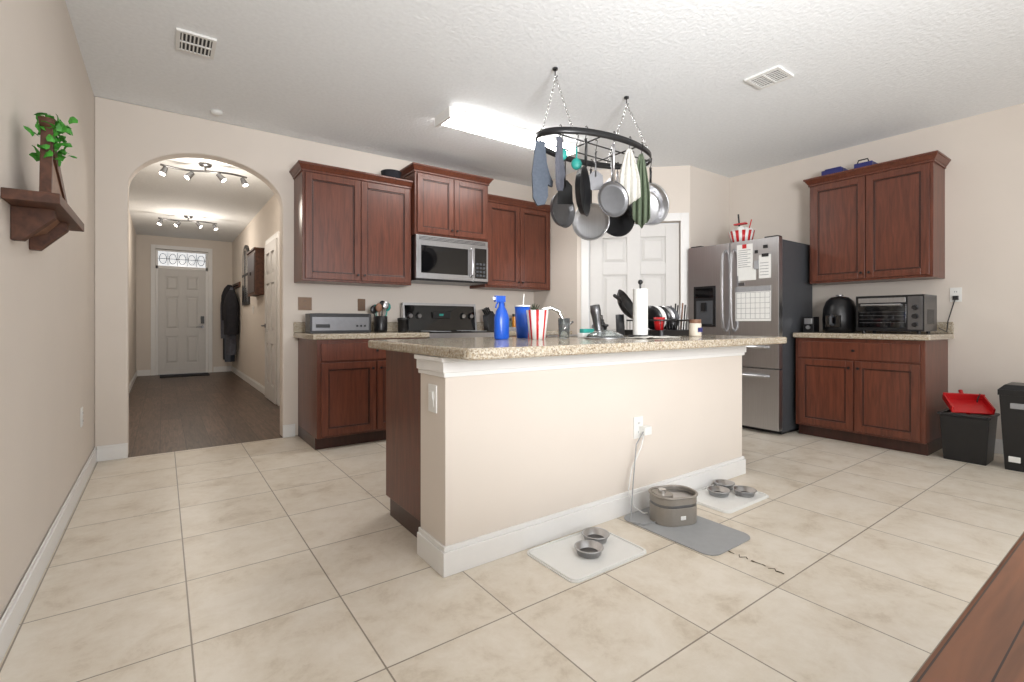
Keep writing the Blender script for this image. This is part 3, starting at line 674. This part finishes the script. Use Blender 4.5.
vent('ceiling_vent',.163,3.52,.16,.21,8); vent('ceiling_vent',3.41,1.68,.18,.19,7)
b=B('smoke_detector'); b.lathe([(0,-.03),(.025,-.03),(.04,-.02),(.044,-.0005),(0,-.0005)],WHITE,TR(.35,4.56,H)); b.done()

def track(name,x,y,wide):
    b=B(name)
    b.lathe([(0,-.035),(.05,-.03),(.065,-.012),(.065,-.0005),(0,-.0005)],STEELD,TR(x,y,H))
    b.cyl((x,y,H-.03),(x,y,H-.08),.01,STEELD,seg=10)
    pts=[(x-wide/2+wide*i/24, y+.06*math.sin(i/24*2*math.pi), H-.08) for i in range(25)]
    b.tube(pts,.011,STEELD)
    for i in (1,8,16,23):
        p=Vector(pts[i]); a=(i-12)*.25
        d=Vector((math.sin(a)*.7,-.25,-.7)).normalized()
        b.cyl(p,p+Vector((0,0,-.035)),.008,STEELD,seg=8)
        q=p+Vector((0,0,-.045)); b.cyl(q-d*.03,q+d*.055,.022,STEELD,r2=.034); b.cyl(q+d*.0555,q+d*.058,.027,GLOW,seg=16)
    b.done()
track('hall_track_light',.37,6.15,.78); track('hall_track_light',.33,9.33,.78)

# ---------------------------------------------------------------- pot rack
RX,RY,RZ,RA,RB=2.52,2.46,2.28,.52,.25
def ell(a,z=0): return Vector((RX+RA*math.cos(a),RY+RB*math.sin(a),RZ+z))
b=B('hanging_pot_rack')
N=64; vs=[];fs=[]
for i in range(N):
    a=2*math.pi*i/N; n2=Vector((math.cos(a)/RA,math.sin(a)/RB,0)).normalized(); p=ell(a)
    vs+=[p+n2*.003+Vector((0,0,-.022)),p+n2*.003+Vector((0,0,.022)),p-n2*.003+Vector((0,0,.022)),p-n2*.003+Vector((0,0,-.022))]
for i in range(N):
    j=(i+1)%N
    for k in range(4): fs.append((4*i+k,4*j+k,4*j+(k+1)%4,4*i+(k+1)%4))
b.add(vs,fs,BLACK,True)
for k in range(2):
    y=(-.09,.09)[k]; hx=RA*math.sqrt(1-(y/RB)**2); b.tube([(RX-hx,RY+y,RZ-.01),(RX+hx,RY+y,RZ-.01)],.005,BLACK,seg=6)
for k in range(2):
    x=(-.17,.17)[k]; hy=RB*math.sqrt(1-(x/RA)**2); b.tube([(RX+x,RY-hy,RZ-.004),(RX+x,RY+hy,RZ-.004)],.005,BLACK,seg=6)
def chain(b,p,q):
    p=Vector(p);q=Vector(q);L=(q-p).length;n=int(L/.026);d=(q-p).normalized()
    for i in range(n):
        c=p.lerp(q,(i+.5)/n); rot=d.to_track_quat('Z','Y').to_matrix().to_4x4()@Matrix.Rotation(math.pi/2*(i%2),4,'Z')
        T2=Matrix.Translation(c)@rot
        b.tube([(.0075*math.cos(t),0,.0165*math.sin(t)) for t in [k*math.pi/5 for k in range(10)]],.0026,CHROME,seg=5,closed=True,T=T2)
for hx in (2.13,2.84):
    b.cyl((hx,RY,H-.0005),(hx,RY,H-.012),.018,BLACK,seg=14)
    b.tube([(hx,RY,H-.01),(hx,RY,H-.05),(hx+.012,RY,H-.062),(hx+.02,RY,H-.045)],.004,BLACK,seg=6)
    b.tube([(hx,RY,H-.05),(hx,RY,H-.06)],.006,CHROME,seg=6)
    t=math.acos(max(-1,min(1,(hx-RX)/RA)))
    for sg in (-1,1): chain(b,(hx+.006,RY,H-.06),ell(sg*t,.022))
b.done()
def hook(b,p,dz=.06):
    b.tube([(p[0],p[1],p[2]+.03),(p[0]+.008,p[1],p[2]+.038),(p[0]+.016,p[1],p[2]+.03),(p[0]+.012,p[1],p[2]),(p[0],p[1],p[2]-dz+.012),(p[0]+.006,p[1],p[2]-dz),(p[0]+.014,p[1],p[2]-dz+.01)],.003,BLACK,seg=6)
def mitt(name,ang,m,L=.33,rz=-36):
    p=ell(ang); b=B(name); hook(b,p,.05); T2=TR(p.x,p.y,p.z-.05,rz=rz)
    o=[(-.03,0),(.03,0),(.045,-L*.35),(.062,-L*.5),(.085,-L*.62),(.082,-L*.7),(.06,-L*.68),(.05,-L*.66),(.052,-L*.85),(.03,-L*.98),(-.02,-L),(-.048,-L*.88),(-.055,-L*.5)]
    b.prism(o,-.012,.012,m,T2); b.done(.01,3)
mitt('oven_mitt',math.pi*1.0,SLATE,.42,rz=-25); mitt('oven_mitt',math.pi*1.16,COATG,.34,rz=30)
def cloth(name,ang,m,L,W,rz=-36,dx=0):
    p=ell(ang); b=B(name); hook(b,p,.05); T2=TR(p.x,p.y,p.z-.05,rz=rz); vs=[];fs=[];nx,nz=17,12
    for j in range(nz+1):
        s=j/nz; w=W*(.18+.82*min(1,s*1.6)**.7)
        for i in range(nx+1):
            u=i/nx-.5; vs.append((u*w, .022*math.sin(u*19+s)*(.4+s), -L*s*(1-.25*abs(u)*(1 if j else 0))+.0))
    for j in range(nz):
        for i in range(nx): fs.append((j*(nx+1)+i,j*(nx+1)+i+1,(j+1)*(nx+1)+i+1,(j+1)*(nx+1)+i))
    b.add(vs,fs,m,True,T2); b.done(solid=.005)
cloth('kitchen_towel',-1.45,LINEN,.38,.14); cloth('kitchen_towel',-1.15,OLIVE,.52,.12,rz=-50)
def pan(name,ang,R,depth,m,hm,hl=.16,rz=-36,tilt=0,pos=None):
    p=Vector(pos) if pos else ell(ang); b=B(name); hook(b,p,.05)
    T2=TR(p.x,p.y,p.z-.05,rz=rz)
    b.tube([(0,0,.0),(0,-.004,-.03),(0,0,-hl)],.009,hm,T=T2); b.tube([(.008*math.cos(a),0,.008*math.sin(a)) for a in [k*.785 for k in range(8)]],.003,hm,closed=True,seg=5,T=T2)
    Tl=T2@Matrix.Translation((0,0,-hl-R))@Matrix.Rotation(math.radians(90+tilt),4,'X')
    b.lathe([(0,-depth),(R*.8,-depth),(R*.93,-depth*.8),(R,.0),(R+.006,.002),(R-.004,.0),(R*.9,-depth*.75),(R*.77,-depth+.004),(0,-depth+.004)],m,Tl,seg=36)
    b.done()
pan('stainless_saucepan',0,.16,.10,STEEL,BLACK,hl=.11,rz=-20,pos=(3.045,2.40,2.28))
pan('frying_pan',-2.2,.155,.04,BLACK,BLACK,hl=.18,rz=33)
pan('saucepan_lid',-1.75,.115,.012,STEELD,STEEL,hl=.25,rz=-15)
pan('saute_pan',.70,.15,.05,BLACK,STEEL,hl=.20,rz=-20)
pan('small_skillet',1.75,.13,.04,STEELD,BLACK,hl=.21,rz=10)
pan('frying_pan',1.22,.14,.04,STEEL,BLACK,hl=.26,rz=-50)
def utensil(name,x,y,L,m,kind,rz=-36):
    b=B(name); p=Vector((x,y,RZ-.01)); hook(b,p,.05); T2=TR(x,y,RZ-.06,rz=rz)
    b.tube([(0,0,0),(0,0,-L*.65)],.006,m,T=T2)
    if kind=='turner':
        b.prism([(-.015,-L*.5),(.015,-L*.5),(.05,-L*.62),(.055,-L),(-.055,-L),(-.05,-L*.62)],-.002,.002,m,T2)
    else: b.sph((0,0,-L*.82),.036,m,sc=(1,.55,1.1),T=T2)
    b.done()
utensil('slotted_turner',2.42,2.37,.26,STEELD,'turner'); utensil('teal_ladle',2.24,2.37,.14,TEAL,'ladle'); utensil('teal_measuring_cup',2.10,2.36,.10,TEAL,'ladle')
utensil('grill_spatula',2.58,2.37,.30,STEEL,'turner'); utensil('serving_ladle',2.80,2.37,.24,BLACK,'ladle')
utensil('skimmer_spoon',2.90,2.37,.30,STEEL,'ladle'); utensil('fish_turner',2.30,2.55,.34,BLACK,'turner'); utensil('potato_masher',2.50,2.55,.30,STEELD,'ladle')

# ---------------------------------------------------------------- left wall shelf with plant
b=B('rustic_wall_shelf')
b.box(XL+.001,2.2,1.445,XL+.14,2.82,1.48,RUST)
for y in (2.34,2.62):
    b.prism([(0,0),(.11,0),(.11,-.03),(.03,-.115),(0,-.115)],-.02,.02,RUST,TR(XL+.001,y,1.445))
b.prism([(0,0),(.09,0),(.05,-.05),(0,-.07)],-.13,.13,RUSTL,TR(XL+.001,2.48,1.445))
TM=TR(XL+.085,2.5,1.481,rz=-90)
ap=(.14,.26)
A=[(-.29,0),(.17,0),ap]; I=[(-.21,.022),(.148,.022),(.130,.19)]
for i in range(3):
    j=(i+1)%3; b.prism([A[i],A[j],I[j],I[i]],-.016,.016,RUST,TM)
b.prism([(-.20,.03),(.143,.03),(.128,.175)],.0,.01,RUSTL,TM)
b.done(.002)
b=B('trailing_pothos_plant'); PC=Vector((XL+.09,2.41,1.72))
b.lathe([(0,0),(.018,0),(.024,.03),(.020,.03),(0,.025)],RUST,TR(XL+.085,2.362,1.742))
for k in range(85):
    a=random.uniform(0,6.28); r=abs(random.gauss(.026,.016)); q=PC+Vector((max(-.06,math.cos(a)*r),math.sin(a)*r*1.8,.01+random.uniform(-.085,.065)))
    if k%9==0: b.tube([PC+Vector((-.005,-.045,.045)),(PC+q)/2+Vector((0,0,.04)),q],.0015,GREEN,seg=4)
    s=random.uniform(.012,.019); R=Matrix.Translation(q)@Matrix.Rotation(random.uniform(0,6.28),4,'Z')@Matrix.Rotation(random.uniform(-1.3,1.3),4,'X')@Matrix.Rotation(random.uniform(-.8,.8),4,'Y')
    b.add([(0,-s*.9,0),(s*.8,-s*.9,-.003),(s*.9,0,-.003),(s*.4,s*.9,0),(0,s*1.4,-.004),(-s*.4,s*.9,0),(-s*.9,0,-.003),(-s*.8,-s*.9,-.003),(0,-.2*s,.003)],[(0,1,8),(1,2,8),(2,3,8),(3,4,8),(4,5,8),(5,6,8),(6,7,8),(7,0,8)],GREEN,False,R)
b.done()

# ---------------------------------------------------------------- hallway things
b=B('hall_wall_cabinet',TR(1.2,8.6,0,rz=-90)); b.box(0,-.12,1.45,.75,-.001,2.1,RUST); b.box(.04,-.128,1.49,.71,-.12,2.06,CHERRYD); b.box(-.02,-.14,2.1,.77,-.001,2.13,RUST); b.box(.36,-.14,1.75,.38,-.128,1.8,BLACK); b.done(.004)
b=B('arched_wall_mirror',TR(1.2,10.05,0,rz=-90))
def archpoly(x0,x1,z0,z1,h,n=12):
    P=[(x0,z0),(x1,z0)]; c=(x0+x1)/2; w=(x1-x0)/2
    return P+[(c+w*math.cos(math.pi*i/n),z1+h*math.sin(math.pi*i/n)) for i in range(n+1)]
b.prism(archpoly(0,.8,1.35,2.1,.3),-.03,-.001,BLACK); b.prism(archpoly(.06,.74,1.41,2.1,.24),-.034,-.03,CHROME); b.box(.37,-.04,1.41,.43,-.03,2.3,BLACK); b.box(.06,-.04,1.85,.74,-.03,1.89,BLACK); b.done()
b=B('wall_hung_coats',TR(1.2,11.6,0,rz=-90)); b.box(0,-.025,1.72,1.1,-.001,1.82,RUST)
for k in range(6):
    x=.09+k*.18; b.tube([(x,-.02,1.76),(x,-.07,1.75),(x,-.085,1.79)],.007,BLACK)
    L=(1.5,1.0,1.4,.7,1.3,.85)[k]; m=(COATB,COATG,SLATE,COATB,COATG,COATB)[k]; vs=[];fs=[]
    for j in range(11):
        s=j/10; r=.03+.1*min(1,s*3)**.6*(1-.15*s)
        for i in range(16):
            a=6.283*i/16; rr=r*(1+.14*math.sin(5*a+k)); vs.append((x+rr*math.cos(a),-.12-.02*(k%2)+rr*(.7+.3*(k%2))*math.sin(a),1.78-.06*(k%3)-L*s))
    for j in range(10):
        for i in range(16): fs.append((j*16+i,j*16+(i+1)%16,(j+1)*16+(i+1)%16,(j+1)*16+i))
    b.add(vs,fs,m,True)
b.done()
b=B('door_mat'); slab(b,rrect(-.05,11.2,.75,11.75,.02),0,.012,COATB); b.done()
b=B('slipper'); b.sph((1.02,5.0,.03),.05,BLACK,sc=(.8,2.2,.55)); b.sph((1.02,4.95,.05),.04,DGREY,sc=(.8,1.2,.7)); b.done()
b=B('picture_frame',TR(XL,8.2,0,rz=90)); b.box(0,-.02,1.5,.4,-.001,2.0,BLACK); b.box(.03,-.022,1.53,.37,-.02,1.97,PAPER); b.done(.003)

# ---------------------------------------------------------------- lights
def area(name,loc,size,power,rot,col=(1,1,1),sy=None,spread=180):
    l=bpy.data.lights.new(name,'AREA'); l.energy=power; l.size=size; l.color=col; l.spread=math.radians(spread)
    if sy: l.shape='RECTANGLE'; l.size_y=sy
    o=bpy.data.objects.new(name,l); o.location=loc; o.rotation_euler=[math.radians(a) for a in rot]; scene.collection.objects.link(o); return o
def point(name,loc,power,r=.1,col=(1,.9,.78)):
    l=bpy.data.lights.new(name,'POINT'); l.energy=power; l.shadow_soft_size=r; l.color=col
    o=bpy.data.objects.new(name,l); o.location=loc; scene.collection.objects.link(o); return o
area('rear_fill',(2.3,-2.7,1.5),4.8,54,(90,0,0),(1,1,1),2.2)  # unseen fill added at the room's open back, no window there
area('overhead_fill',(1.9,-1.2,2.6),1.4,16,(0,0,0),(1,.98,.96))  # added overhead fill out of view, no fixture behind it
o=area('ceiling_fill',(.7,-1.1,1.45),.8,66,(0,0,0),(.99,.99,1),spread=105)  # added fill behind the camera, aimed up to brighten the kitchen ceiling
o.rotation_euler=(Vector((3.0,3.2,3.4))-o.location).to_track_quat('-Z','Y').to_euler()
for y in (6.15,9.33):
    point('track_bulb',(.37,y-.1,2.35),22,.12)
w=bpy.data.worlds.new('w'); scene.world=w; w.use_nodes=True
bg=w.node_tree.nodes['Background']; bg.inputs[0].default_value=(.97,.98,1,1); bg.inputs[1].default_value=.82

# ---------------------------------------------------------------- camera
f=484.0; th=math.atan(349/f)
cam=bpy.data.objects.new('camera',bpy.data.cameras.new('camera')); scene.collection.objects.link(cam)
cam.location=(0,0,1.05); cam.rotation_euler=(math.pi/2,0,-th); cam.data.lens=f*36/1024; cam.data.sensor_width=36
cam.data.shift_y=-19/1024; cam.data.clip_start=.02
scene.camera=cam
